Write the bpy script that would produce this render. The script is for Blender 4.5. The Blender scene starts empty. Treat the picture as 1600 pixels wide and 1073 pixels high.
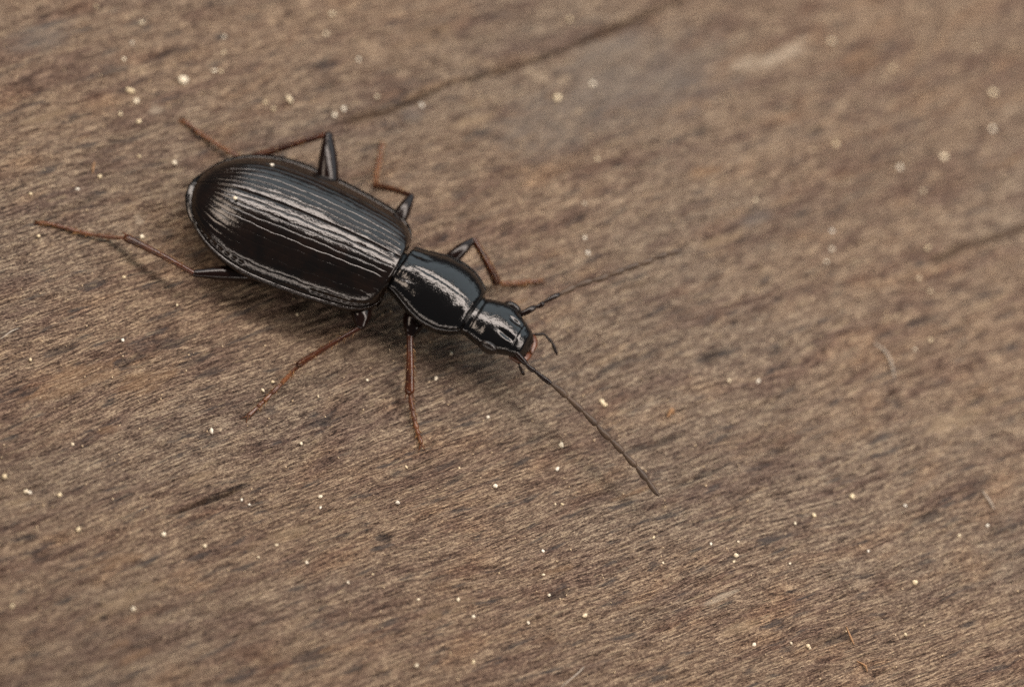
import bpy, math, random
import numpy as np
from mathutils import Matrix, Vector

# ------------------------------------------------------------------ camera, world, lamps, exposure (1 unit = 1 mm)
sc = bpy.context.scene
sc.unit_settings.system = 'METRIC'
sc.unit_settings.scale_length = 0.001
COL = sc.collection
R = math.radians

TILT, ROLL, DIST = R(30), R(22), 114.9425
fwd = Vector((0, math.sin(TILT), -math.cos(TILT)))
up0 = Vector((0, math.cos(TILT), math.sin(TILT)))
r0 = Vector((1, 0, 0))
cup = math.cos(ROLL) * up0 - math.sin(ROLL) * r0
crt = math.cos(ROLL) * r0 + math.sin(ROLL) * up0
cam = bpy.data.cameras.new('camera')
cam.sensor_width = 36
cam.lens = 150
cam.clip_start = 1
cam.clip_end = 2000
cam.dof.use_dof = True
cam.dof.focus_distance = DIST - 2.55
cam.dof.aperture_fstop = 0.034
cam.dof.aperture_blades = 7
co = bpy.data.objects.new('camera', cam)
COL.objects.link(co)
cp = -fwd * DIST
co.matrix_world = Matrix(((crt.x, cup.x, -fwd.x, cp.x), (crt.y, cup.y, -fwd.y, cp.y), (crt.z, cup.z, -fwd.z, cp.z), (0, 0, 0, 1)))
sc.camera = co

w = bpy.data.worlds.new('World')
sc.world = w
w.use_nodes = True
bg = w.node_tree.nodes['Background']
bg.inputs['Color'].default_value = (0.80, 0.90, 1.0, 1)
bg.inputs['Strength'].default_value = 0.06


def area_lamp(name, loc, target, sx, sy, power, color):
    l = bpy.data.lights.new(name, 'AREA')
    l.shape = 'RECTANGLE'
    l.size, l.size_y = sx, sy
    l.energy = power
    l.color = color
    o = bpy.data.objects.new(name, l)
    COL.objects.link(o)
    o.location = loc
    d = Vector(target) - Vector(loc)
    o.rotation_euler = d.to_track_quat('-Z', 'Y').to_euler()
    return o


area_lamp('overhead_softbox', (4, 30, 76), (-3, 0, 0), 160, 19, 92000, (1.0, 0.87, 0.78))
area_lamp('rear_softbox', (16, 76, 58), (0, 0, 0), 170, 64, 36000, (0.80, 0.93, 1.0))
area_lamp('front_softbox', (-10, -168, 46), (0, 0, 0), 380, 20, 105000, (1.0, 0.85, 0.74))
area_lamp('side_softbox', (-124, -8, 116), (0, 0, 0), 70, 40, 50000, (1.0, 0.80, 0.64))
area_lamp('head_softbox', (88, 2, 60), (0, 0, 0), 54, 26, 27000, (1.0, 0.87, 0.78))

vs = sc.view_settings
vs.view_transform = 'Standard'
vs.look = 'None'
vs.exposure = 0.33
vs.gamma = 1.0
vs.use_curve_mapping = False
sc.cycles.max_bounces = 6
sc.cycles.use_denoising = False
sc.cycles.sample_clamp_indirect = 4

rng = np.random.default_rng(7)
random.seed(7)


# ------------------------------------------------------------------ helpers
def tag(o, label=None, cat=None, group=None, kind=None):
    if label: o['label'] = label
    if cat: o['category'] = cat
    if group: o['group'] = group
    if kind: o['kind'] = kind
    return o


def empty(name, loc=(0, 0, 0), parent=None):
    o = bpy.data.objects.new(name, None)
    COL.objects.link(o)
    o.location = loc
    o.parent = parent
    o.empty_display_size = 0.5
    return o


def mesh_obj(name, verts, faces, mat, parent=None, loc=(0, 0, 0), smooth=True):
    me = bpy.data.meshes.new(name)
    me.from_pydata([tuple(v) for v in verts], [], [tuple(f) for f in faces])
    if smooth:
        me.polygons.foreach_set('use_smooth', [True] * len(me.polygons))
    me.update()
    if mat: me.materials.append(mat)
    o = bpy.data.objects.new(name, me)
    COL.objects.link(o)
    o.parent = parent
    o.location = loc
    return o


def grid_mesh(name, P, mat, parent=None, wrap_v=False, smooth=True, flip=False):
    """P: (nu, nv, 3) array -> quad grid mesh"""
    nu, nv = P.shape[:2]
    me = bpy.data.meshes.new(name)
    idx = np.arange(nu * nv).reshape(nu, nv)
    if wrap_v:
        idx = np.concatenate([idx, idx[:, :1]], 1)
    q = np.stack([idx[:-1, :-1], idx[1:, :-1], idx[1:, 1:], idx[:-1, 1:]], -1).reshape(-1, 4)
    if flip: q = q[:, ::-1]
    me.vertices.add(nu * nv)
    me.vertices.foreach_set('co', P.reshape(-1).astype(np.float32))
    me.loops.add(q.size)
    me.loops.foreach_set('vertex_index', q.reshape(-1).astype(np.int32))
    me.polygons.add(len(q))
    me.polygons.foreach_set('loop_start', np.arange(0, q.size, 4, dtype=np.int32))
    me.polygons.foreach_set('use_smooth', np.full(len(q), smooth))
    me.update(calc_edges=True)
    me.validate()
    if mat: me.materials.append(mat)
    o = bpy.data.objects.new(name, me)
    COL.objects.link(o)
    o.parent = parent
    return o


def pchip(xs, ys, x):
    xs, ys = np.asarray(xs, float), np.asarray(ys, float)
    h = np.diff(xs); d = np.diff(ys) / h
    m = np.zeros_like(ys)
    for i in range(1, len(xs) - 1):
        if d[i - 1] * d[i] > 0:
            w1, w2 = 2 * h[i] + h[i - 1], h[i] + 2 * h[i - 1]
            m[i] = (w1 + w2) / (w1 / d[i - 1] + w2 / d[i])
    m[0], m[-1] = d[0], d[-1]
    k = np.clip(np.searchsorted(xs, x) - 1, 0, len(xs) - 2)
    t = (x - xs[k]) / h[k]
    return (ys[k] * (1 + 2 * t) * (1 - t) ** 2 + m[k] * h[k] * t * (1 - t) ** 2
            + ys[k + 1] * t * t * (3 - 2 * t) + m[k + 1] * h[k] * t * t * (t - 1))


def vnoise(x, y, seed):
    """smooth value noise in about -1..1"""
    xi, yi = np.floor(x).astype(np.int64), np.floor(y).astype(np.int64)
    fx, fy = x - xi, y - yi
    fx, fy = fx * fx * (3 - 2 * fx), fy * fy * (3 - 2 * fy)

    def hsh(a, b):
        n = (a * 374761393 + b * 668265263 + seed * 1442695041) & 0xffffffff
        n = ((n ^ (n >> 13)) * 1274126177) & 0xffffffff
        n = n ^ (n >> 16)
        return (n & 0xffff) / 32767.5 - 1
    return ((hsh(xi, yi) * (1 - fx) + hsh(xi + 1, yi) * fx) * (1 - fy)
            + (hsh(xi, yi + 1) * (1 - fx) + hsh(xi + 1, yi + 1) * fx) * fy)


def tube(path, radii, n=12, steps=6, flat=1.0):
    """tapered round tube through points -> verts, faces (closed ends)"""
    P = np.array(path, float)
    k = np.arange(len(P)); t = np.linspace(0, len(P) - 1, (len(P) - 1) * steps + 1)
    C = np.stack([pchip(k, P[:, i], t) for i in range(3)], 1)
    Rr = pchip(k, np.array(radii, float), t)
    T = np.gradient(C, axis=0); T /= np.linalg.norm(T, axis=1)[:, None] + 1e-9
    ref = np.array([0, 0, 1.0]) if abs(T[0][2]) < 0.9 else np.array([1.0, 0, 0])
    # round the two ends
    C = np.concatenate([[C[0] - T[0] * Rr[0] * 0.5], C, [C[-1] + T[-1] * Rr[-1] * 0.5]])
    Rr = np.concatenate([[Rr[0] * 0.55], Rr, [Rr[-1] * 0.55]])
    T = np.concatenate([[T[0]], T, [T[-1]]])
    v = []
    for c, r, d in zip(C, Rr, T):
        a = np.cross(ref, d); a /= np.linalg.norm(a) + 1e-9
        b = np.cross(d, a)
        for j in range(n):
            an = 2 * math.pi * j / n
            v.append(c + a * r * math.cos(an) + b * r * flat * math.sin(an))
    f = []
    m = len(C)
    for i in range(m - 1):
        for j in range(n):
            j2 = (j + 1) % n
            f.append((i * n + j, i * n + j2, (i + 1) * n + j2, (i + 1) * n + j))
    f.append(tuple(range(n))[::-1]); f.append(tuple(range((m - 1) * n, m * n)))
    return v, f


class Join:
    def __init__(s): s.v, s.f = [], []

    def add(s, vf):
        b = len(s.v)
        s.v += list(vf[0]); s.f += [tuple(i + b for i in f) for f in vf[1]]

    def obj(s, name, mat, parent=None, off=(0, 0, 0)):
        return mesh_obj(name, np.array(s.v) - np.array(off), s.f, mat, parent)


# ------------------------------------------------------------------ materials
def new_mat(name):
    m = bpy.data.materials.new(name)
    m.use_nodes = True
    nt = m.node_tree
    return m, nt, nt.nodes['Principled BSDF']


def cuticle(name, color, rough, micro=0.0, scale=30, coat=0.0, sss=0.0, var=None, ior=1.56):
    m, nt, p = new_mat(name)
    p.inputs['Base Color'].default_value = (*color, 1)
    p.inputs['Roughness'].default_value = rough
    p.inputs['IOR'].default_value = ior
    p.inputs['Coat Weight'].default_value = coat
    p.inputs['Coat Roughness'].default_value = 0.06
    if sss:
        p.inputs['Subsurface Weight'].default_value = sss
        p.inputs['Subsurface Radius'].default_value = (0.25, 0.08, 0.03)
    tc = nt.nodes.new('ShaderNodeTexCoord')
    nz = nt.nodes.new('ShaderNodeTexNoise')
    nz.inputs['Scale'].default_value = scale
    nz.inputs['Detail'].default_value = 3
    nt.links.new(tc.outputs['Object'], nz.inputs['Vector'])
    if micro:
        bp = nt.nodes.new('ShaderNodeBump')
        bp.inputs['Strength'].default_value = 1
        bp.inputs['Distance'].default_value = micro
        nt.links.new(nz.outputs['Fac'], bp.inputs['Height'])
        nt.links.new(bp.outputs['Normal'], p.inputs['Normal'])
    if var:
        n2 = nt.nodes.new('ShaderNodeTexNoise')
        n2.inputs['Scale'].default_value = 2.2
        nt.links.new(tc.outputs['Object'], n2.inputs['Vector'])
        mx = nt.nodes.new('ShaderNodeMix'); mx.data_type = 'RGBA'
        mx.inputs['A'].default_value = (*color, 1); mx.inputs['B'].default_value = (*var, 1)
        mr = nt.nodes.new('ShaderNodeMapRange')
        mr.inputs['From Min'].default_value = 0.35; mr.inputs['From Max'].default_value = 0.65
        nt.links.new(n2.outputs['Fac'], mr.inputs['Value'])
        nt.links.new(mr.outputs['Result'], mx.inputs['Factor'])
        nt.links.new(mx.outputs['Result'], p.inputs['Base Color'])
    return m


M_BODY = cuticle('black_cuticle', (0.0035, 0.003, 0.003), 0.12, 0.0055, 16)
M_ELY = cuticle('wing_case_cuticle', (0.0045, 0.003, 0.0024), 0.13, 0.0042, 17, var=(0.009, 0.0048, 0.0032))
M_FEM = cuticle('dark_leg_cuticle', (0.009, 0.004, 0.003), 0.14, 0.003, 20, ior=1.42)
M_TIB = cuticle('brown_leg_cuticle', (0.085, 0.026, 0.010), 0.22, 0.003, 30, var=(0.034, 0.011, 0.006))
M_TAR = cuticle('amber_leg_cuticle', (0.18, 0.066, 0.021), 0.30, 0.004, 40, var=(0.08, 0.027, 0.011))
M_ANT = cuticle('downy_antenna', (0.050, 0.031, 0.019), 0.55, 0.010, 30, var=(0.085, 0.053, 0.031))
M_LAB = cuticle('red_brown_cuticle', (0.03, 0.009, 0.005), 0.3, 0.003, 30, var=(0.13, 0.040, 0.012))
M_EYE = cuticle('compound_eye', (0.010, 0.007, 0.006), 0.24, 0.004, 60)
M_HAIR = cuticle('golden_bristle', (0.33, 0.18, 0.07), 0.45)


def grain_mat(name, c1, c2):
    m, nt, p = new_mat(name)
    tc = nt.nodes.new('ShaderNodeTexCoord')
    oi = nt.nodes.new('ShaderNodeObjectInfo')
    nz = nt.nodes.new('ShaderNodeTexNoise'); nz.inputs['Scale'].default_value = 2.5
    nt.links.new(tc.outputs['Object'], nz.inputs['Vector'])
    ad = nt.nodes.new('ShaderNodeMath'); ad.operation = 'MULTIPLY_ADD'
    ad.inputs[1].default_value = 0.4
    nt.links.new(nz.outputs['Fac'], ad.inputs[0]); nt.links.new(oi.outputs['Random'], ad.inputs[2])
    mx = nt.nodes.new('ShaderNodeMix'); mx.data_type = 'RGBA'
    mx.inputs['A'].default_value = (*c1, 1); mx.inputs['B'].default_value = (*c2, 1)
    nt.links.new(ad.outputs['Value'], mx.inputs['Factor'])
    nt.links.new(mx.outputs['Result'], p.inputs['Base Color'])
    p.inputs['Roughness'].default_value = 0.35
    return m


M_GRAIN = grain_mat('pale_grain', (0.92, 0.90, 0.82), (0.76, 0.64, 0.42))
M_DUST = grain_mat('dust', (0.66, 0.60, 0.48), (0.74, 0.58, 0.38))


def wood_material():
    m, nt, p = new_mat('weathered_wood')
    L = nt.links.new
    at = nt.nodes.new('ShaderNodeAttribute'); at.attribute_name = 'grain'

    def noise(sx, sy, detail, rough, off):
        mp = nt.nodes.new('ShaderNodeMapping')
        mp.inputs['Scale'].default_value = (sx, sy, 1)
        mp.inputs['Location'].default_value = (off, off * 1.7, off * 0.37)
        L(at.outputs['Vector'], mp.inputs['Vector'])
        n = nt.nodes.new('ShaderNodeTexNoise')
        n.inputs['Scale'].default_value = 1
        n.inputs['Detail'].default_value = detail
        n.inputs['Roughness'].default_value = rough
        L(mp.outputs['Vector'], n.inputs['Vector'])
        return n.outputs['Fac']

    def math_(op, a, b):
        n = nt.nodes.new('ShaderNodeMath'); n.operation = op
        for i, v in enumerate((a, b)):
            if isinstance(v, (int, float)): n.inputs[i].default_value = v
            else: L(v, n.inputs[i])
        return n.outputs['Value']

    def ramp(fac, stops):
        n = nt.nodes.new('ShaderNodeValToRGB')
        el = n.color_ramp.elements
        while len(el) < len(stops): el.new(0.5)
        for e, (pos, c) in zip(el, stops):
            e.position = pos; e.color = (*c, 1)
        L(fac, n.inputs['Fac'])
        return n.outputs['Color']

    def mix(fac, a, b, mode='MIX'):
        n = nt.nodes.new('ShaderNodeMix'); n.data_type = 'RGBA'; n.blend_type = mode
        if isinstance(fac, (int, float)): n.inputs['Factor'].default_value = fac
        else: L(fac, n.inputs['Factor'])
        for k, v in (('A', a), ('B', b)):
            if isinstance(v, tuple): n.inputs[k].default_value = (*v, 1)
            else: L(v, n.inputs[k])
        return n.outputs['Result']

    def mr(v, a, b):
        n = nt.nodes.new('ShaderNodeMapRange'); n.interpolation_type = 'SMOOTHSTEP'
        n.inputs['From Min'].default_value = a; n.inputs['From Max'].default_value = b
        L(v, n.inputs['Value'])
        return n.outputs['Result']

    n1 = noise(1.6, 19, 3, 0.64, 3.1)      # fibre bundles
    n2 = noise(4.2, 42, 3, 0.64, 11.0)      # single fibres
    n3 = noise(0.42, 2.0, 3, 0.58, 23.0)    # mottling
    n4 = noise(0.10, 0.22, 2, 0.5, 41.0)   # broad tone
    n5 = noise(0.8, 4.2, 3, 0.6, 57.0)     # dark weathered streaks
    n6 = noise(0.5, 1.3, 2, 0.5, 71.0)     # warm patches
    n7 = noise(14, 26, 2, 0.6, 83.0)       # crumbly speckle
    fib = math_('ADD', math_('MULTIPLY', n1, 0.55), math_('MULTIPLY', n2, 0.45))
    fib = math_('ADD', fib, math_('MULTIPLY', math_('SUBTRACT', n7, 0.5), 0.40))
    base = ramp(fib, [(0.375, (0.032, 0.020, 0.014)), (0.46, (0.145, 0.096, 0.068)), (0.53, (0.242, 0.171, 0.119)), (0.625, (0.500, 0.382, 0.258))])
    base = mix(mr(n4, 0.35, 0.68), base, mix(1.0, base, (0.92, 0.98, 1.04), 'MULTIPLY'))
    base = mix(math_('MULTIPLY', mr(n6, 0.52, 0.72), 0.28), base, mix(1.0, base, (1.28, 1.02, 0.78), 'MULTIPLY'))
    base = mix(math_('MULTIPLY', mr(n3, 0.53, 0.34), 0.75), base, mix(1.0, base, (0.60, 0.53, 0.57), 'MULTIPLY'))
    base = mix(math_('MULTIPLY', mr(n5, 0.57, 0.70), 0.72), base, (0.046, 0.043, 0.044))
    n8 = noise(2.4, 13, 2, 0.6, 97.0)     # open pores
    base = mix(math_('MULTIPLY', mr(n8, 0.64, 0.72), 0.65), base, (0.028, 0.021, 0.019))
    n9 = noise(1.6, 9, 2, 0.6, 131.0)      # pale bleached fibres
    base = mix(math_('MULTIPLY', mr(n9, 0.60, 0.74), 0.45), base, (0.46, 0.36, 0.235))
    # stains and marks placed on the board
    st = nt.nodes.new('ShaderNodeVertexColor'); st.layer_name = 'stain'
    base = mix(st.outputs['Alpha'], base, mix(0.75, base, st.outputs['Color']))
    L(base, p.inputs['Base Color'])
    p.inputs['Roughness'].default_value = 0.82
    p.inputs['Specular IOR Level'].default_value = 0.3
    bp = nt.nodes.new('ShaderNodeBump')
    bp.inputs['Strength'].default_value = 1.0
    bp.inputs['Distance'].default_value = 0.11
    L(fib, bp.inputs['Height'])
    L(bp.outputs['Normal'], p.inputs['Normal'])
    return m


M_WOOD = wood_material()

# ------------------------------------------------------------------ the board
GA = R(45.5)   # direction of the grain in the board
cg, sg = math.cos(GA), math.sin(GA)
GRAINS =  [(-11.06,3.78,0.117),(-8.2,4.53,0.088),(-6.01,5.7,0.066),(-8.09,7.69,0.073),(-10.54,5.63,0.059),(-10.37,5.18,0.051),(-12.76,5.03,0.051),(-12.76,4.3,0.051),(-12.76,3.7,0.059),(-12.25,2.84,0.066),(-11.97,2.66,0.073),(-12.21,2.07,0.051),(-11.66,2.02,0.044),(-10.39,4.44,0.059),(-10.21,4.51,0.051),(-8.75,4.17,0.059),(-8.48,4.07,0.051),(-6.7,4.89,0.066),(-6.87,4.62,0.059),(-8.01,7.01,0.066),(-6.9,6.6,0.059),(-4.77,5.96,0.059),(-11.98,0.01,0.044),(-11.24,1.05,0.037),(-10.31,1.25,0.044),(-12.37,-0.6,0.037),(-13.45,-1.31,0.037),(-12.77,-2.42,0.037),(-10.26,-1.23,0.044),(-10.25,-2.56,0.037),(-5.62,-1.65,0.044),(-8.65,-2.75,0.029),(-9.58,-4.33,0.044),(-11.57,-5.89,0.037),(-14.07,4.92,0.044),(-1.39,7.89,0.095),(-1.91,10.46,0.066),(-0.65,8.8,0.059),(0.28,6.46,0.059),(0.41,4.9,0.051),(0.99,3.48,0.059),(0.76,3.93,0.044),(4.78,7.16,0.066),(6.34,9.87,0.088),(9.33,10.84,0.088),(8.24,10.0,0.073),(7.07,7.21,0.066),(7.24,6.66,0.066),(7.21,6.2,0.066),(9.74,7.84,0.066),(9.78,6.79,0.066),(10.2,6.56,0.066),(9.17,14.8,0.088),(10.02,13.51,0.095),(10.36,12.33,0.095),(5.21,13.16,0.095),(7.11,13.04,0.088),(9.08,9.53,0.073),(0.03,2.06,0.044),(-6.46,-5.87,0.044),(-9.62,-7.74,0.044),(-10.88,-9.35,0.059),(-10.22,-9.47,0.051),(-10.11,-9.46,0.051),(-9.38,-9.25,0.044),(-8.57,-9.97,0.051),(-6.51,-9.15,0.059),(-5.01,-7.4,0.029),(-3.16,-6.47,0.044),(-3.04,-6.73,0.029),(-4.78,-7.43,0.029),(-1.22,-5.79,0.044),(1.01,-4.24,0.044),(-1.53,-1.96,0.044),(-3.2,-2.78,0.037),(-5.65,-4.16,0.044),(-5.49,-3.8,0.037),(-4.17,-5.21,0.037),(-6.45,-11.46,0.059),(-9.29,-12.66,0.059),(0.23,-8.19,0.044),(1.19,-7.76,0.044),(1.73,-8.03,0.037),(2.16,-9.24,0.044),(0.82,-9.98,0.044),(-1.62,-8.48,0.037),(-1.11,-7.97,0.029),(-4.02,-8.75,0.029),(-2.82,-8.38,0.037),(-3.72,-8.23,0.029),(-5.41,-9.05,0.037),(-4.23,-3.76,0.029),(0.14,-2.41,0.037),(-1.37,-4.69,0.029),(-0.06,-4.11,0.029),(-1.41,-1.05,0.037),(2.93,-0.68,0.066),(2.85,-0.61,0.051),(2.23,-2.31,0.051),(2.36,-3.02,0.044),(2.65,-4.03,0.029),(2.82,-3.97,0.029),(5.84,1.5,0.044),(6.58,1.81,0.037),(9.21,-1.43,0.051),(8.81,-1.87,0.037),(10.02,-0.42,0.051),(11.45,-0.1,0.051),(13.08,-0.34,0.059),(13.72,0.26,0.059),(12.33,-2.25,0.051),(10.91,-1.8,0.044),(7.61,-3.44,0.044),(7.62,-3.64,0.044),(7.55,-3.06,0.029),(5.4,-3.84,0.037),(5.86,-4.5,0.029),(6.89,-3.42,0.037),(9.04,-3.08,0.029),(9.76,-5.31,0.044),(10.21,-5.18,0.044),(10.27,-5.21,0.044),(8.86,-5.72,0.037),(12.54,-3.79,0.044),(3.11,-7.59,0.037),(4.42,-6.85,0.044),(3.36,-6.62,0.029),(3.04,-6.11,0.037),(2.79,-5.5,0.037),(10.33,4.63,0.051),(10.66,5.07,0.059)]
MARKS =  [(-5.62,-7.57,1.29,0.09,'d'),(4.57,-1.15,0.95,0.1,'d'),(7.71,-3.46,0.78,0.1,'d'),(10.76,-4.73,0.69,0.12,'d'),(-1.81,-10.78,0.6,0.21,'d'),(6.99,3.19,0.78,0.1,'d'),(5.25,2.16,0.6,0.08,'d'),(8.7,-2.23,0.95,0.19,'d'),(-1.21,-6.85,0.22,0.17,'d'),(7.69,0.08,0.26,0.19,'d'),(10.17,2.97,0.24,0.21,'d'),(5.7,10.05,0.26,0.17,'d'),(2.67,8.63,0.29,0.17,'d'),(-11.85,1.26,1.29,0.14,'d'),(-11.33,-6.82,0.6,0.14,'d'),(-10.96,-5.29,0.43,0.16,'d'),(-9.22,-11.08,0.26,0.21,'d'),(6.07,-1.51,1.03,0.09,'d'),(1.45,-2.58,0.43,0.09,'d'),(3.56,-6.55,0.6,0.1,'d'),(6.16,13.0,0.69,0.26,'o'),(3.68,11.84,1.47,0.22,'l'),(4.24,12.54,0.78,0.17,'l'),(0.59,9.36,2.84,1.47,'g'),(-1.32,7.05,1.72,1.03,'g'),(-0.57,9.96,1.55,0.52,'g'),(-6.82,-11.32,1.12,0.29,'t'),(-10.24,-5.94,1.72,0.43,'o'),(-8.57,-5.12,0.95,0.34,'o'),(-3.68,-7.96,0.95,0.22,'t'),(0.35,9.24,0.43,0.16,'t'),(6.34,12.74,0.52,0.16,'o'),(3.17,7.39,0.6,0.17,'o'),(-6.28,-7.27,0.52,0.14,'t'),(1.03,-8.08,0.86,0.19,'t'),(2.72,0.76,0.52,0.12,'t'),(12.09,3.17,1.38,0.34,'t'),(-8.53,-3.84,0.78,0.22,'d'),(-9.09,-4.73,0.69,0.19,'d'),(12.15,-0.2,0.52,0.14,'d'),(13.16,1.42,0.43,0.14,'d'),(3.2,0.99,0.78,0.12,'d'),(0.5,4.54,0.69,0.14,'d'),(4.94,6.65,0.52,0.17,'g'),(-5.34,8.1,1.03,0.34,'t'),(-15.12,3.32,1.03,0.43,'g'),(-11.43,2.58,0.22,0.19,'l'),(-4.9,5.56,0.34,0.29,'g'),(-10.52,-0.81,0.14,0.14,'l'),(7.59,-4.78,0.52,0.09,'l'),(9.35,4.73,0.34,0.12,'d'),(10.24,5.58,0.43,0.14,'d'),(-11.89,4.22,0.69,0.17,'d'),(-12.45,-1.4,1.03,0.14,'d'),(-7.7,-4.09,0.69,0.12,'d')]
GROOVES = [([(1.08, 12.9), (-0.65, 10.75), (-2.03, 9.13), (-4.35, 6.96), (-5.68, 5.36), (-6.79, 4.26)], 0.085, 0.19),
           ([(9.71, 7.33), (11.07, 8.61), (12.3, 9.73), (16, 13)], 0.08, 0.12),
           ([(-6.69, -8.73), (-6.13, -8.11), (-5.49, -7.45), (-4.98, -6.91)], 0.055, 0.14)]


def axis_samples(dense, step, far):
    a = np.arange(-dense, dense + step / 2, step)
    g = dense + step * 3 * np.cumsum(1.22 ** np.arange(34)); g = g[g < far]
    return np.concatenate([-g[::-1], a, g])


ua = axis_samples(22.5, 0.085, 170)    # along the grain
vb = axis_samples(20.5, 0.034, 170)    # across the grain
U, V = np.meshgrid(ua, vb, indexing='ij')
X, Y = U * cg - V * sg, U * sg + V * cg
Vw = V + 0.55 * vnoise(U * 0.07 + 3, V * 0.10, 5) + 0.14 * vnoise(U * 0.3, V * 0.5, 6) + 0.03 * vnoise(U * 1.1, V * 1.6, 8)
Uw = U + 0.4 * vnoise(U * 0.2, V * 0.3 + 9, 7)
near = np.clip((24 - np.maximum(np.abs(U), np.abs(V))) / 4, 0, 1)
Z = 0.10 * vnoise(Uw * 0.12, Vw * 0.35, 21)
Z += near * (0.050 * vnoise(Uw * 0.55, Vw * 2.2, 22) + 0.046 * vnoise(Uw * 1.1, Vw * 6.5, 23)
             + 0.034 * vnoise(Uw * 2.0, Vw * 13, 24) + 0.016 * vnoise(Uw * 4.5, Vw * 14, 25))
stain = np.zeros(U.shape + (4,))
COLS = {'d': (0.030, 0.028, 0.030), 'o': (0.27, 0.165, 0.090), 'l': (0.50, 0.42, 0.32), 'g': (0.17, 0.155, 0.14), 't': (0.36, 0.265, 0.165)}
rg = np.random.default_rng(3)
marks = list(MARKS)
for i in range(150):   # smaller weathered pits all over the board
    marks.append((rg.uniform(-17, 16), rg.uniform(-16, 18), rg.uniform(0.12, 0.55), rg.uniform(0.03, 0.10), 'd'))
for i in range(50):
    marks.append((rg.uniform(-17, 16), rg.uniform(-16, 18), rg.uniform(0.2, 0.8), rg.uniform(0.06, 0.2), 'to'[i % 2]))
edge = 0.35 * vnoise(Uw * 2.0, Vw * 7, 31) + 0.4 * vnoise(Uw * 3, Vw * 14, 32)
for (mx, my, hl, hw, k) in marks:
    mu, mv = mx * cg + my * sg, -mx * sg + my * cg
    i0, i1 = np.searchsorted(ua, (mu - hl * 2.2, mu + hl * 2.2)); j0, j1 = np.searchsorted(vb, (mv - hw * 2.4 - .3, mv + hw * 2.4 + .3))
    s = np.s_[i0:i1, j0:j1]
    if i1 - i0 < 2 or j1 - j0 < 2: continue
    wob = 0.10 * np.sin((U[s] - mu) / hl * 1.7 + mx) * min(hl, 1) * 0.5
    r = ((U[s] - mu) / hl) ** 2 + ((V[s] - mv - wob) / hw) ** 2
    a = np.clip(1.1 - r + edge[s] * 2.2, 0, 1) * (0.72 if k == 'd' else 0.75 if k == 'l' else 0.5)
    if k == 'g': a = np.clip(1 - r * 0.7 + edge[s] * 0.8, 0, 1) * 0.6
    c = COLS[k]
    for q in range(3):
        stain[s + (q,)] = np.where(a > stain[s + (3,)], c[q], stain[s + (q,)])
    stain[s + (3,)] = np.maximum(stain[s + (3,)], a)
    if k == 'd': Z[s] -= np.clip(1.2 - r, 0, 1) * min(0.09, hw * 0.6)
for line, hw, dep in GROOVES:
    line = np.array(line)
    lu, lv = line[:, 0] * cg + line[:, 1] * sg, -line[:, 0] * sg + line[:, 1] * cg
    o = np.argsort(lu); lu, lv = lu[o], lv[o]
    c = np.interp(ua, lu, lv)[:, None]
    end = np.clip(np.minimum(ua - lu[0], lu[-1] - ua) / 0.6, 0, 1)[:, None]
    d = np.abs(V - c - 0.05 * vnoise(U * 1.5, V * 0 + 2, 41)) / (hw * (1 + 0.4 * vnoise(U * 1.2, V * 0, 42)))
    g = np.exp(-d ** 2) * end
    Z -= dep * g
    a = np.clip(g * 1.3, 0, 0.92) * (0.75 + 0.25 * vnoise(U * 0.5, V * 0 + 5, 43))
    for q in range(3):
        stain[..., q] = np.where(a > stain[..., 3], (0.05, 0.028, 0.016)[q], stain[..., q])
    stain[..., 3] = np.maximum(stain[..., 3], a)

board = grid_mesh('wooden_board', np.stack([X, Y, Z], -1), M_WOOD, flip=False)
me = board.data
ga = me.attributes.new('grain', 'FLOAT_VECTOR', 'POINT')
ga.data.foreach_set('vector', np.stack([Uw, Vw, 0 * U], -1).reshape(-1).astype(np.float32))
ca = me.color_attributes.new('stain', 'FLOAT_COLOR', 'POINT')
ca.data.foreach_set('color', stain.reshape(-1).astype(np.float32))
tag(board, 'weathered brown wooden board with fine diagonal grain under the beetle', 'board', kind='structure')


def board_z(x, y):
    u, v = x * cg + y * sg, -x * sg + y * cg
    i = min(max(int(np.searchsorted(ua, u)), 1), len(ua) - 1); j = min(max(int(np.searchsorted(vb, v)), 1), len(vb) - 1)
    return float(Z[i - 1:i + 1, j - 1:j + 1].mean())


# ------------------------------------------------------------------ the beetle (local frame: +x forward, +y its left)
BX, BY, BH = -3.751, -0.013, -0.0317
beetle = empty('ground_beetle', (BX, BY, 0))
beetle.rotation_euler = (0, 0, BH)
tag(beetle, 'shiny black ground beetle with grooved wing cases standing on the wood', 'beetle')
cb, sb = math.cos(BH), math.sin(BH)


def ground(x, y):
    return board_z(BX + cb * x - sb * y, BY + sb * x + cb * y)


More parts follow.
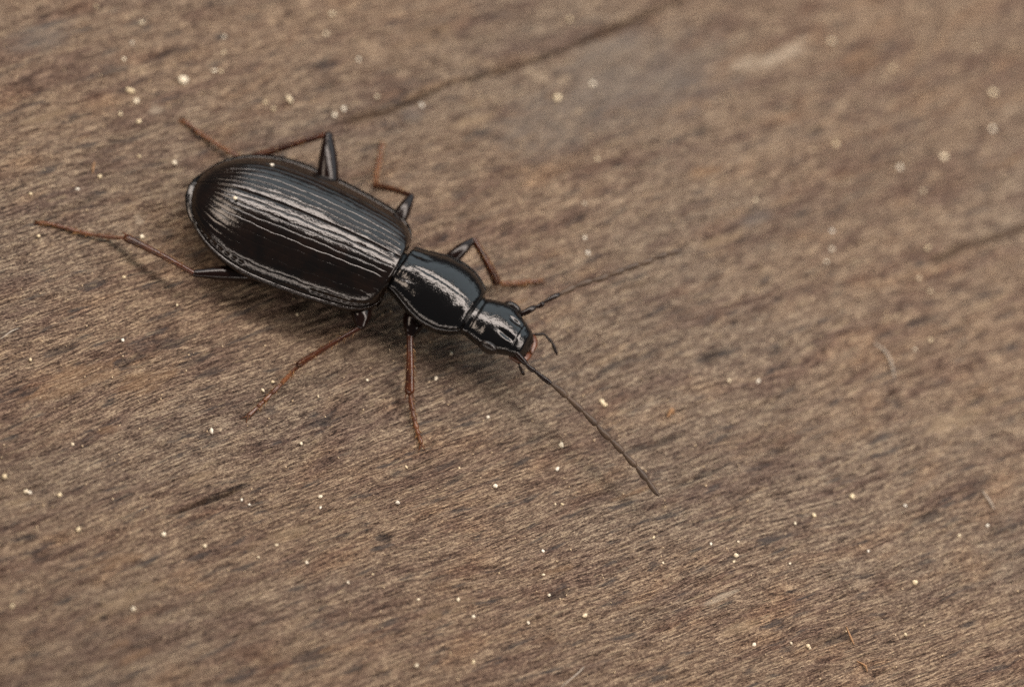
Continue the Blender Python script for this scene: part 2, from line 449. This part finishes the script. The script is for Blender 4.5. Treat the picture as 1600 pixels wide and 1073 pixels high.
# ---- body: one continuous surface from the abdomen tip over pronotum and head
#        s      w     ztop  zedge zbot  bead
ST = np.array([
    (-5.86, 0.06, 0.96, 0.94, 0.90, 0), (-5.84, 0.25, 1.00, 0.95, 0.84, 0), (-5.72, 0.52, 1.04, 0.96, 0.76, 0),
    (-5.40, 0.95, 1.10, 0.98, 0.66, 0), (-4.00, 1.55, 1.25, 1.05, 0.55, 0), (-2.00, 1.70, 1.40, 1.18, 0.48, 0),
    (-0.60, 1.50, 1.55, 1.26, 0.50, 0), (-0.12, 1.00, 1.50, 1.25, 0.58, 0), (0.06, 0.66, 1.45, 1.25, 0.72, 0),
    (0.20, 0.62, 1.45, 1.28, 0.78, 0), (0.22, 0.66, 1.62, 1.40, 0.76, 0), (0.24, 0.71, 1.82, 1.54, 0.74, 0.6),
    (0.27, 0.75, 1.88, 1.59, 0.72, 1), (0.45, 0.79, 1.95, 1.62, 0.70, 1), (0.80, 0.93, 2.03, 1.63, 0.68, 1), (1.20, 1.07, 2.09, 1.63, 0.66, 1),
    (1.55, 1.12, 2.10, 1.62, 0.66, 1), (1.90, 1.08, 2.06, 1.61, 0.68, 1), (2.20, 0.95, 1.99, 1.60, 0.74, 1),
    (2.38, 0.82, 1.92, 1.60, 0.82, 0.9), (2.46, 0.74, 1.85, 1.58, 0.88, 0.5), (2.49, 0.70, 1.79, 1.52, 0.92, 0), (2.52, 0.64, 1.74, 1.46, 0.95, 0),
    (2.60, 0.62, 1.74, 1.44, 0.96, 0), (2.70, 0.65, 1.79, 1.45, 0.96, 0), (2.90, 0.71, 1.84, 1.48, 0.96, 0), (3.10, 0.75, 1.89, 1.50, 0.97, 0),
    (3.35, 0.77, 1.88, 1.50, 0.98, 0), (3.60, 0.66, 1.84, 1.48, 1.00, 0), (3.82, 0.55, 1.77, 1.45, 1.02, 0),
    (4.02, 0.47, 1.67, 1.40, 1.06, 0), (4.10, 0.44, 1.61, 1.37, 1.08, 0), (4.20, 0.36, 1.44, 1.29, 1.12, 0), (4.25, 0.22, 1.34, 1.27, 1.16, 0), (4.27, 0.05, 1.29, 1.26, 1.22, 0)])
par = np.arange(len(ST), dtype=float)
tt = np.linspace(0, len(ST) - 1, 420)
S, Wd, ZT, ZE, ZB, BD = [pchip(par, ST[:, i], tt)[:, None] for i in range(6)]
# centre line swings to the right through pronotum and head
cy = np.interp(S, [0.2, 2.5, 4.2], [0.02, -0.38, -0.56])
yaw = np.interp(S, [-0.2, 0.3, 2.45, 2.6, 4.2], [0, -0.17, -0.17, -0.11, -0.11])
a = np.linspace(0, math.pi, 90)[None, :]
sd = np.cos(a)                                   # +1 left edge .. -1 right edge, dense at the edges
m_ = np.clip(np.abs(sd), 0, 1)
inner = np.clip(m_ / (1 - 0.055 * BD), 0, 1)
domed = np.clip(1 - inner ** 2.1, 0, 1) ** np.where(BD > 0.3, 0.68, 0.5)
bead = 0.035 * BD * np.exp(-((m_ - 0.985) / 0.018) ** 2)
zd = ZE + (ZT - ZE) * domed + bead
zd += 0 * S
zd = zd + np.clip(BD, 0, 1) * domed * (0.010 * vnoise(S * 2.6, sd * 3.1 + 4, 71) + 0.0045 * vnoise(S * 9, sd * 5, 72) + 0.002 * vnoise(S * 22, sd * 11, 73))
inp = np.clip(BD, 0, 1)
latd = sd * Wd
zd = zd - inp * 0.012 * np.exp(-(latd / 0.03) ** 2) * np.exp(-((S - 1.4) / 0.75) ** 4)          # median line
for sg_ in (-1, 1):                                                                            # basal dents
    zd = zd - inp * 0.032 * np.exp(-((latd - sg_ * 0.40) / 0.10) ** 2) * np.exp(-((S - 0.52) / 0.28) ** 2)
    zd = zd - 0.050 * np.exp(-((latd - sg_ * 0.25) / 0.07) ** 2) * np.exp(-((S - 3.60) / 0.20) ** 2)   # frontal furrows
zd = zd - inp * 0.006 * np.exp(-((S - 2.15 + 0.25 * latd ** 2) / 0.07) ** 2)                     # arc near the front edge
zd = zd - 0.022 * np.exp(-((S - 3.86) / 0.022) ** 2) * (m_ < 0.9)                              # clypeus line
av = np.linspace(0, math.pi, 46)[None, 1:-1]
sv = -np.cos(av)
zv = ZE - (ZE - ZB) * np.clip(1 - np.abs(sv) ** 2.4, 0, 1) ** 0.6
lat = np.concatenate([sd * Wd, sv * Wd], 1)
zz = np.concatenate([zd, zv + 0 * S], 1)
Px = S - np.sin(yaw) * lat
Py = cy + np.cos(yaw) * lat
body = grid_mesh('body', np.stack([Px, Py, zz], -1), M_BODY, beetle, wrap_v=True)
tag(body, 'glossy black head, neck shield and abdomen')


def headpt(s, l, z):
    yw = float(np.interp(s, [2.6, 4.2], [-0.11, -0.11])); c = float(np.interp(s, [0.2, 2.5, 4.2], [0.02, -0.38, -0.56]))
    return np.array([s - math.sin(yw) * l, c + math.cos(yw) * l, z])


# ---- wing cases
EL, EW, EZ, EHt, ETilt = 5.86, 1.95, 1.33, 0.90, 0.058


def ely_width(t):
    wid, k, tr, rc = 0.56, 0.20, 0.14, 0.27
    ws = np.where(t < wid, 1 - k * (np.abs(wid - t) / wid) ** 2, np.clip(1 - (np.clip(t - wid, 0, 1) / (1 - wid)) ** 2.08, 0, 1) ** 0.5)
    return ws, ws - rc * np.where(t < tr, 1 - np.sqrt(np.clip(1 - ((tr - t) / tr) ** 2, 0, 1)), 0)


def ely_surface(t, s):
    ws, wr = ely_width(t)
    g = np.where(t < .35, 0.80 + .20 * (1 - (1 - t / .35) ** 2), np.clip(1 - (np.clip(t - .35, 0, 1) / .65) ** 2.8, 0, 1) ** .6)
    s2 = np.clip(s / 0.94, 0, 1)
    dome = np.clip(1 - s2 ** 2.4, 0, 1) ** .78
    x = -EL * t + 0 * s
    y = wr * EW * s
    z = EZ + EHt * g * dome + ETilt * x
    z = z + 0.055 * np.exp(-((s - 0.984) / 0.014) ** 2)                       # raised side rim
    q = y / (EW * np.maximum(ws, 0.05))                                       # position across, shoulder left out
    fade = np.clip(t / 0.04, 0, 1) * np.clip((1 - t) / 0.10, 0, 1)
    for k in range(1, 9):
        qk = 0.105 * k + 0.012
        wob = 0.005 * np.sin(t * 31 + k * 2.1) + 0.003 * np.sin(t * 83 + k * 1.3) + 0.004 * np.sin(t * 11 + k * 4)
        d = (q - qk - wob) * EW * np.maximum(ws, 0.3)
        z = z - fade * 0.0080 * (1.15 - 0.4 * q) * np.exp(-(d / 0.019) ** 2)
    z = z + fade * 0.0008 * np.cos((q - 0.012) / 0.105 * 2 * math.pi + math.pi)
    z = z + fade * (0.010 * vnoise(t * 7, q * 5 + 3, 61) + 0.0035 * vnoise(t * 22, q * 16, 62))
    z = z - 0.025 * np.exp(-(y / 0.025) ** 2)                                    # closing seam
    for i in range(17):                                                       # pores beside the rim
        tk = 0.30 + 0.038 * i if i > 8 else 0.05 + 0.03 * i
        if tk > 0.97: break
        d2 = ((t - tk) * EL / 0.07) ** 2 + ((s - 0.895) * EW / 0.035) ** 2
        z = z - 0.035 * np.exp(-d2)
    return x, y, z


tu = np.concatenate([0.10 * np.linspace(0, 1, 50)[:-1] ** 1.6, np.linspace(0.10, 0.86, 190)[:-1], 0.86 + 0.14 * (1 - (1 - np.linspace(0, 1, 80)) ** 2)])
sv_ = np.concatenate([np.linspace(0, 0.88, 190)[:-1], np.linspace(0.88, 1.0, 56)])
T2, S2 = np.meshgrid(tu, sv_, indexing='ij')
ex, ey, ez = ely_surface(T2, S2)
gap = 0.004
ey = ey + gap
rows = [np.stack([ex, ey, ez], -1)]
rim = rows[0][:, -1:, :]
fold = []
for dy, dz in ((0.012, -0.03), (0.0, -0.09), (-0.06, -0.17), (-0.16, -0.24)):   # folded-under side strip
    r_ = rim.copy(); sc_ = np.clip(rim[..., 1] / 0.5, 0, 1)
    r_[..., 1] = np.maximum(rim[..., 1] + dy * sc_, gap); r_[..., 2] += dz
    r_[..., 0] += np.where(rim[..., 0] < -EL * 0.9, -dy * 0.5, 0)
    fold.append(r_)
E1 = np.concatenate([rows[0]] + fold, 1)
front = []
for dx, dz in ((-0.05, -0.42), (0.01, -0.25), (0.035, -0.12), (0.028, -0.04)):  # front face drops to the body
    f_ = E1[:1].copy(); f_[..., 0] += dx; f_[..., 2] = np.maximum(f_[..., 2] + dz, 0.95); front.append(f_)
E1 = np.concatenate(front + [E1], 0)
ely = []
for side, lab in ((-1, None), (1, None)):
    P = E1.copy(); P[..., 1] *= side
    P[..., 0] += 0.14
    P = np.stack([P[..., 0] + 0.026 * P[..., 1], P[..., 1] - 0.026 * P[..., 0], P[..., 2]], -1)
    o = grid_mesh('wing_case', P, M_ELY, beetle, flip=(side > 0))
    ely.append(o)

# scutellum between the wing cases
u_ = np.linspace(0, 1, 14)[:, None]; v_ = np.linspace(-1, 1, 15)[None, :]
sx_ = 0.10 - 0.42 * u_ + 0 * v_; sy_ = v_ * 0.24 * (1 - u_) ** 0.8
sz_ = 1.72 + 0.34 * np.clip(u_ * 3.5, 0, 1) ** 0.6 - 0.05 * v_ ** 2 + 0.0 * u_
grid_mesh('scutellum', np.stack([sx_, sy_, sz_], -1), M_BODY, beetle, flip=True)


# ---- eyes, labrum, jaws, feelers of the mouth
def ellipsoid(c, r, yawa=0.0, n=20, m=12):
    v, f = [], []
    for i in range(m + 1):
        th = math.pi * i / m
        for j in range(n):
            ph = 2 * math.pi * j / n
            p = np.array([r[0] * math.sin(th) * math.cos(ph), r[1] * math.sin(th) * math.sin(ph), r[2] * math.cos(th)])
            p = np.array([p[0] * math.cos(yawa) - p[1] * math.sin(yawa), p[0] * math.sin(yawa) + p[1] * math.cos(yawa), p[2]])
            v.append(p + c)
    for i in range(m):
        for j in range(n):
            f.append((i * n + j, (i + 1) * n + j, (i + 1) * n + (j + 1) % n, i * n + (j + 1) % n))
    return v, f


for s_ in (-1, 1):
    v, f = ellipsoid(headpt(3.32, s_ * 0.70, 1.55), (0.27, 0.15, 0.22), -0.11)
    mesh_obj('eye', v, f, M_EYE, beetle)
# labrum: small plate with notched front edge
u_ = np.linspace(0, 1, 12)[:, None]; v_ = np.linspace(-1, 1, 21)[None, :]
ls = 4.02 + u_ * (0.23 - 0.05 * np.cos(v_ * 3.14) * u_ - 0.06 * v_ ** 4); ll = v_ * (0.37 - 0.06 * u_ ** 3)
lz = 1.55 - 0.20 * u_ ** 1.3 - 0.07 * v_ ** 2
hp = headpt(0, 0, 0)
lp = np.stack([ls + math.sin(0.11) * ll, np.interp(ls, [2.5, 4.2], [-0.38, -0.56]) + math.cos(0.11) * ll, lz], -1)
lab2 = lp.copy(); lab2[..., 2] -= 0.07
lp = np.concatenate([lp, lab2[::-1]], 0)
o = grid_mesh('labrum', lp, M_FEM, beetle, flip=True)
tag(o, 'dark brown upper lip')
for s_ in (-1, 1):
    j = Join()
    j.add(tube([headpt(3.92, s_ * 0.36, 1.24), headpt(4.14, s_ * 0.36, 1.22), headpt(4.28, s_ * 0.22, 1.22), headpt(4.34, s_ * -0.04, 1.18 + 0.04 * s_)], [0.14, 0.14, 0.11, 0.05], 12, 6, 0.6))
    tag(j.obj('mandible', M_LAB, beetle), 'red-brown curved jaw')
PALPS = [[(4.12, -0.05, 1.15), (4.46, 0.10, 1.20), (4.74, 0.03, 1.08), (5.00, -0.17, 0.92)],
         [(3.98, -0.75, 1.12), (4.18, -0.98, 1.02), (4.30, -1.02, 0.86), (4.40, -1.02, 0.70)]]
for P in PALPS:
    pe = empty('palp', P[0], beetle)
    for i in range(3):
        q = [np.array(P[i]) + (np.array(P[i + 1]) - np.array(P[i])) * k for k in (0.03, 0.3, 0.7, 0.97)]
        rr = [0.028, 0.032, 0.042, 0.034] if i < 2 else [0.026, 0.050, 0.046, 0.022]
        j = Join(); j.add(tube(q, rr, 10, 4)); j.obj('palp_segment', M_FEM, pe, P[0])


# ---- antennae: eleven segments each
def polyline(P, t):
    P = np.array(P, float); k = np.arange(len(P))
    seg = np.r_[0, np.cumsum(np.linalg.norm(np.diff(P, axis=0), axis=1))]
    return np.stack([pchip(seg, P[:, i], np.asarray(t) * seg[-1]) for i in range(3)], -1), seg[-1]


ANT = [[(3.78, -0.82, 1.45), (4.33, -1.07, 1.40), (4.92, -1.22, 1.35), (5.98, -1.52, 1.25), (7.32, -2.04, 1.10), (8.23, -2.41, 0.95), (8.96, -2.80, 0.80)],
       [(3.60, 0.12, 1.45), (4.05, 0.70, 1.55), (4.72, 1.62, 1.60), (5.25, 2.17, 1.65), (5.78, 2.72, 1.70), (6.45, 3.46, 1.70), (6.97, 3.99, 1.70)]]
lr0 = np.random.default_rng(4)
lens = np.array([0.62, 0.30, 0.56, 0.56, 0.56, 0.54, 0.52, 0.50, 0.50, 0.48, 0.54]); cut = np.r_[0, np.cumsum(lens)] / lens.sum()
for P in ANT:
    ae = empty('antenna', P[0], beetle)
    for i in range(11):
        ts = np.linspace(cut[i] + 0.002, cut[i + 1] - 0.002, 6)
        q, _ = polyline(P, ts)
        q = q + np.outer(np.sin(np.linspace(0, math.pi, 6)), lr0.normal(size=3) * 0.016)
        if i == 0: rr = [0.060, 0.075, 0.085, 0.090, 0.086, 0.066]
        elif i < 3: rr = [0.042, 0.054, 0.062, 0.068, 0.074, 0.060]
        elif i < 10: rr = [0.040, 0.062, 0.078, 0.088, 0.090, 0.060]
        else: rr = [0.050, 0.068, 0.078, 0.074, 0.058, 0.024]
        j = Join(); j.add(tube(q, rr, 12, 3))
        j.obj('antenna_segment', M_FEM if i < 3 else M_ANT, ae, P[0])


# ---- legs
def cone(p, d, ln, r0_, bend=0.15, n=4):
    p = np.array(p, float); d = np.array(d, float); d /= np.linalg.norm(d) + 1e-9
    side = np.cross(d, (0.3, 0.2, 1)); side /= np.linalg.norm(side) + 1e-9
    up = np.cross(side, d)
    v, f = [], []
    for i, k in enumerate((0, 0.5, 1.0)):
        c = p + d * ln * k - np.array([0, 0, 1]) * bend * ln * k * k
        r = r0_ * (1 - 0.85 * k)
        for j in range(n):
            an = 2 * math.pi * j / n
            v.append(c + r * (side * math.cos(an) + up * math.sin(an)))
    for i in range(2):
        for j in range(n):
            f.append((i * n + j, i * n + (j + 1) % n, (i + 1) * n + (j + 1) % n, (i + 1) * n + j))
    f.append(tuple(range(2 * n, 3 * n)))
    return v, f


LEGS = {  # coxa, knee, tibia end, foot tip, femur radius, tibia radius
    'hind_near': [(-2.10, -0.75, 0.52), (-4.70, -2.25, 0.78), (-6.79, -1.87, 0.40), (-9.12, -2.29, 0.06), 0.25, 0.085],
    'mid_near': [(-0.45, -0.80, 0.72), (-0.07, -1.86, 1.02), (-1.18, -3.31, 0.40), (-1.82, -5.09, 0.06), 0.30, 0.070],
    'front_near': [(1.05, -0.50, 0.80), (1.21, -1.47, 0.97), (1.80, -2.74, 0.45), (2.63, -3.84, 0.06), 0.30, 0.105],
    'hind_far': [(-2.10, 0.75, 0.70), (-3.07, 3.07, 1.30), (-4.84, 1.84, 0.40), (-6.89, 2.36, 0.06), 0.30, 0.090],
    'mid_far': [(-0.45, 0.80, 0.72), (-0.32, 2.34, 1.30), (-1.39, 2.72, 0.40), (-1.73, 4.23, 0.06), 0.22, 0.080],
    'front_far': [(1.05, 0.40, 0.80), (1.69, 1.83, 1.35), (2.70, 1.43, 0.45), (3.74, 2.20, 0.06), 0.20, 0.105]}
LEG_LABEL = {'hind_near': 'hind leg stretched out backward', 'hind_far': 'hind leg with raised knee', 'front_near': 'front leg under the head shield',
             'front_far': 'front leg bent forward beside the head', 'mid_near': 'middle leg reaching out and back', 'mid_far': 'middle leg folded beside the wing case'}
lr = np.random.default_rng(12)
for key, (A, B, Cc, Dd, fr, trd) in LEGS.items():
    A, B, Cc, Dd = [np.array(q, float) for q in (A, B, Cc, Dd)]
    Dd[2] = ground(Dd[0], Dd[1]) + 0.06
    le = empty('leg', tuple(A), beetle)
    tag(le, LEG_LABEL[key])
    # femur: swollen club
    ax = B - A
    q = [A + ax * k + np.array([0, 0, (0.02 if key == 'hind_near' else 0.12) * math.sin(math.pi * k)]) for k in (0, 0.25, 0.5, 0.75, 0.92, 1.0)]
    j = Join(); j.add(tube(q, [fr * 0.75, fr * 0.98, fr, fr * 0.82, fr * 0.52, fr * 0.40], 18, 6, 0.85))
    j.obj('femur', M_FEM, le, A)
    # tibia: slender, widening to its end, with two end spurs
    bx = Cc - B
    bow = np.array([0, 0, 0.05])
    q = [B + bx * k + bow * math.sin(math.pi * k) for k in (0.0, 0.08, 0.4, 0.75, 1.0)]
    j = Join(); j.add(tube(q, [trd * 0.9, trd * 0.85, trd * 0.95, trd * 1.1, trd * 1.3], 12, 5))
    j.obj('tibia', M_TIB, le, A)
    dn = bx / np.linalg.norm(bx)
    for s_ in (-1, 1):
        sd_ = np.cross(dn, (0, 0, 1)) * s_
        j = Join(); j.add(cone(Cc + sd_ * trd * 0.7, dn * 1.0 + sd_ * 0.35, 0.24, 0.028, 0.2, 6))
        j.obj('spur', M_TAR, le, A)
    # tarsus: five beads and two claws
    cx_ = Dd - Cc
    fr_ = [0.32, 0.20, 0.16, 0.12, 0.20]
    cu = np.r_[0, np.cumsum(fr_)]

    def pts(k):
        q_ = Cc + cx_ * k + np.array([0, 0, -1]) * (Cc[2] - Dd[2]) * 0.30 * math.sin(math.pi * min(k, 1) ** 0.7)
        q_[2] = max(q_[2], ground(q_[0], q_[1]) + 0.075)
        return q_
    for i in range(5):
        ks = np.linspace(cu[i] + 0.012, cu[i + 1] - 0.006, 4)
        sca = 1.15 if 'front' in key and i < 3 else 1.0
        j = Join(); j.add(tube([pts(k) for k in ks], [0.042 * sca, 0.050 * sca, 0.062 * sca, 0.060 * sca], 10, 3))
        j.obj('tarsus_segment', M_TAR, le, A)
    te = pts(1.0); td = pts(1.0) - pts(0.9); td /= np.linalg.norm(td)
    for s_ in (-1, 1):
        sd_ = np.cross(td, (0, 0, 1)) * s_
        j = Join(); j.add(cone(te, td + sd_ * 0.55 + np.array([0, 0, 0.15]), 0.24, 0.030, 0.45, 6))
        j.obj('claw', M_TAR, le, A)
    # bristles on tibia and tarsus
    j = Join()
    for i in range(60):
        k = lr.uniform(0.12, 1.0)
        c = B + bx * k + bow * math.sin(math.pi * k)
        d = lr.normal(size=3); d -= dn * (d @ dn); d /= np.linalg.norm(d)
        j.add(cone(c + d * trd * 0.9, d * 0.8 + dn * 0.9, lr.uniform(0.08, 0.17), 0.0065, 0.05, 3))
    for i in range(44):
        k = lr.uniform(0.05, 1.0)
        c = pts(k); t0 = cx_ / np.linalg.norm(cx_)
        d = lr.normal(size=3); d -= t0 * (d @ t0); d /= np.linalg.norm(d)
        d[2] = abs(d[2]) * 0.4 if c[2] < 0.12 else d[2]
        j.add(cone(c + d * 0.04, d * 0.8 + t0 * 0.8, lr.uniform(0.09, 0.18), 0.010, 0.1, 3))
    ob = j.obj('bristles', M_HAIR, le, A)
    ob['kind'] = 'stuff'

# ------------------------------------------------------------------ pale grains lying about
def lump_mesh(name, seed, flat, mat, sub=2):
    import bmesh
    bm = bmesh.new()
    bmesh.ops.create_icosphere(bm, subdivisions=sub, radius=1.0)
    r_ = random.Random(seed)
    ph = [r_.uniform(0, 6.28) for _ in range(6)]
    for v in bm.verts:
        c = v.co
        k = 1 + 0.16 * math.sin(2.3 * c.x + ph[0]) + 0.16 * math.sin(2.9 * c.y + ph[1]) + 0.08 * math.sin(3.4 * c.z + ph[2]) + 0.05 * math.sin(5 * c.x + 4 * c.y + ph[3])
        v.co = Vector((c.x * k * 1.12, c.y * k * 0.92, c.z * k * flat))
    me = bpy.data.meshes.new(name)
    bm.to_mesh(me); bm.free()
    me.polygons.foreach_set('use_smooth', [True] * len(me.polygons))
    me.materials.append(mat)
    return me


lumps = [lump_mesh('grain', s_, f_, M_GRAIN) for s_, f_ in ((1, 0.8), (2, 0.9), (3, 0.7), (4, 0.85))]
gr = random.Random(5)
ANCHOR = [((4.95, -3.30), 'just past the tip of the drooping antenna'), ((-12.80, -1.90), 'at the claws of the stretched-out hind leg'),
          ((-5.70, -4.20), 'beside the claws of the middle leg reaching back'), ((-1.30, -4.60), 'beside the claws of the front leg below the pronotum'),
          ((0.10, 2.10), 'beside the claws of the front leg next to the head'), ((2.90, -0.65), 'touching another grain between the two antennae'),
          ((9.90, 4.20), 'nearest to the curved lint fibre'), ((0.95, 3.50), 'between raised antenna and the middle leg'), ((-4.80, 5.90), 'on the edge of the long crack behind the beetle')]
special = {}
for (ax_, ay_), ph_ in ANCHOR:
    k_ = min((i for i in range(len(GRAINS)) if i not in special), key=lambda i: (GRAINS[i][0] - ax_) ** 2 + (GRAINS[i][1] - ay_) ** 2)
    special[k_] = 'white grain ' + ph_
for i, (x, y, r) in enumerate(GRAINS):
    o = bpy.data.objects.new('pale_grain', lumps[i % 4])
    COL.objects.link(o)
    big = r > 0.11
    rr = r * (1.0 if big else 0.84 if x + y > 11 else 0.92 if y > 3 else 1.2)
    rr *= 1 if big else gr.uniform(0.75, 1.2)
    o.scale = (rr * (1.25 if big else gr.uniform(0.9, 1.35)), rr * gr.uniform(0.75, 1.05), rr * gr.uniform(0.7, 1.0))
    o.location = (x, y, board_z(x, y) + rr * 0.55)
    o.rotation_euler = (gr.uniform(-.3, .3), gr.uniform(-.3, .3), gr.uniform(0, 6.28) if not big else 0.2)
    if big: tag(o, 'largest cream oval grain lying on the wood behind the beetle', 'grain')
    elif i in special: tag(o, special[i], 'grain', 'white grains scattered on the wood')
    else:
        lx, ly = cb * (x - BX) + sb * (y - BY), -sb * (x - BX) + cb * (y - BY)
        if -x * sg + y * cg > 8.0: tag(o, 'tiny white grain on the wood on the far side of the long crack', 'grain', 'white grains beyond the long crack')
        elif lx > 4.6 and ly > 0: tag(o, 'tiny white grain on the wood ahead of the beetle to the left of its head', 'grain', 'white grains ahead of the beetle on its left')
        elif lx > 4.6: tag(o, 'tiny white grain on the wood ahead of the beetle to the right of its head', 'grain', 'white grains ahead of the beetle on its right')
        elif lx < -5.9: tag(o, 'tiny white grain on the wood behind the tail end of the beetle', 'grain', 'white grains behind the beetle')
        elif ly > 0: tag(o, 'tiny white grain on the wood alongside the left flank of the beetle', 'grain', 'white grains beside the beetle on its left')
        else: tag(o, 'tiny white grain on the wood alongside the right flank of the beetle', 'grain', 'white grains beside the beetle on its right')
for (t_, s_, sd_, r) in ((0.69, 0.68, 1, 0.045), (0.77, 0.14, -1, 0.05)):
    x_, y_, z_ = [float(q) for q in ely_surface(np.array(t_), np.array(s_))]
    y_ *= sd_
    o = bpy.data.objects.new('pale_grain', lumps[1]); COL.objects.link(o)
    o.scale = (r, r, r)
    o.location = (BX + cb * x_ - sb * y_, BY + sb * x_ + cb * y_, z_ + r * 0.6)
    tag(o, 'white grain stuck near the outer edge of the left wing case' if sd_ > 0 else 'white grain stuck close to the seam of the right wing case', 'grain', 'white grains on the beetle')

# fine dust too small to count
j = Join()
dr = np.random.default_rng(9)
oct_v = np.array([(1, 0, 0), (-1, 0, 0), (0, 1, 0), (0, -1, 0), (0, 0, 1), (0, 0, -1)], float)
oct_f = [(0, 2, 4), (2, 1, 4), (1, 3, 4), (3, 0, 4), (2, 0, 5), (1, 2, 5), (3, 1, 5), (0, 3, 5)]
for i in range(1500):
    x, y = dr.uniform(-17, 16), dr.uniform(-16, 18)
    r = dr.uniform(0.014, 0.036)
    j.add((oct_v * r * dr.uniform(0.6, 1.3, (6, 1)) + np.array([x, y, board_z(x, y) + r * 0.5]), oct_f))
o = j.obj('dust', M_DUST)
tag(o, 'fine pale dust sprinkled over the wood', 'dust', kind='stuff')

# ------------------------------------------------------------------ lint and splinters
M_LINT = cuticle('pale_lint', (0.38, 0.33, 0.27), 0.6)
M_SPL = cuticle('orange_splinter', (0.34, 0.19, 0.09), 0.7, 0.01, 20)
FIB = [('lint_fibre', 'pale curved lint fibre lying on the bare wood', M_LINT, [(9.20, 4.34), (9.56, 4.23), (9.83, 3.96), (10.06, 3.53)], 0.030),
       ('splinter', 'small orange wood crumb lying between the two antennae', M_SPL, [(4.62, -0.32), (4.66, -0.12), (4.74, -0.16)], 0.06),
       ('splinter', 'longer thin orange splinter next to a curled one', M_SPL, [(11.00, -4.25), (11.21, -4.53), (11.33, -4.68)], 0.03),
       ('splinter', 'smaller curled orange splinter next to a longer splinter', M_SPL, [(11.55, -5.06), (11.79, -5.11), (11.9, -5.23)], 0.03),
       ('lint_fibre', 'fine pale fibre lying on the wood behind and right of the beetle', M_LINT, [(-12.5, -5.7), (-12.33, -5.36), (-12.2, -5.18)], 0.022),
       ('lint_fibre', 'fine straight pale fibre lying alone off the right side of the beetle', M_LINT, [(4.5, -9.0), (4.81, -8.38), (4.88, -8.19)], 0.022),
       ('splinter', 'tiny tan splinter behind the tail end of the beetle', M_SPL, [(-12.27, 0.35), (-12.24, 0.19), (-12.19, 0.0)], 0.025),
       ('lint_fibre', 'short straight pale fibre far ahead of the beetle', M_LINT, [(13.3, 1.2), (13.57, 0.97), (13.75, 0.8)], 0.03)]
for nm, lb, mt, P, r in FIB:
    k = len(P)
    j = Join(); j.add(tube([(x, y, board_z(x, y) + r * (1.0 + 1.5 * math.sin(math.pi * i / (k - 1)))) for i, (x, y) in enumerate(P)], [r * 0.5] + [r] * (k - 2) + [r * 0.4], 8, 6))
    o = j.obj(nm, mt)
    tag(o, lb, 'fibre' if 'lint' in nm else 'splinter')
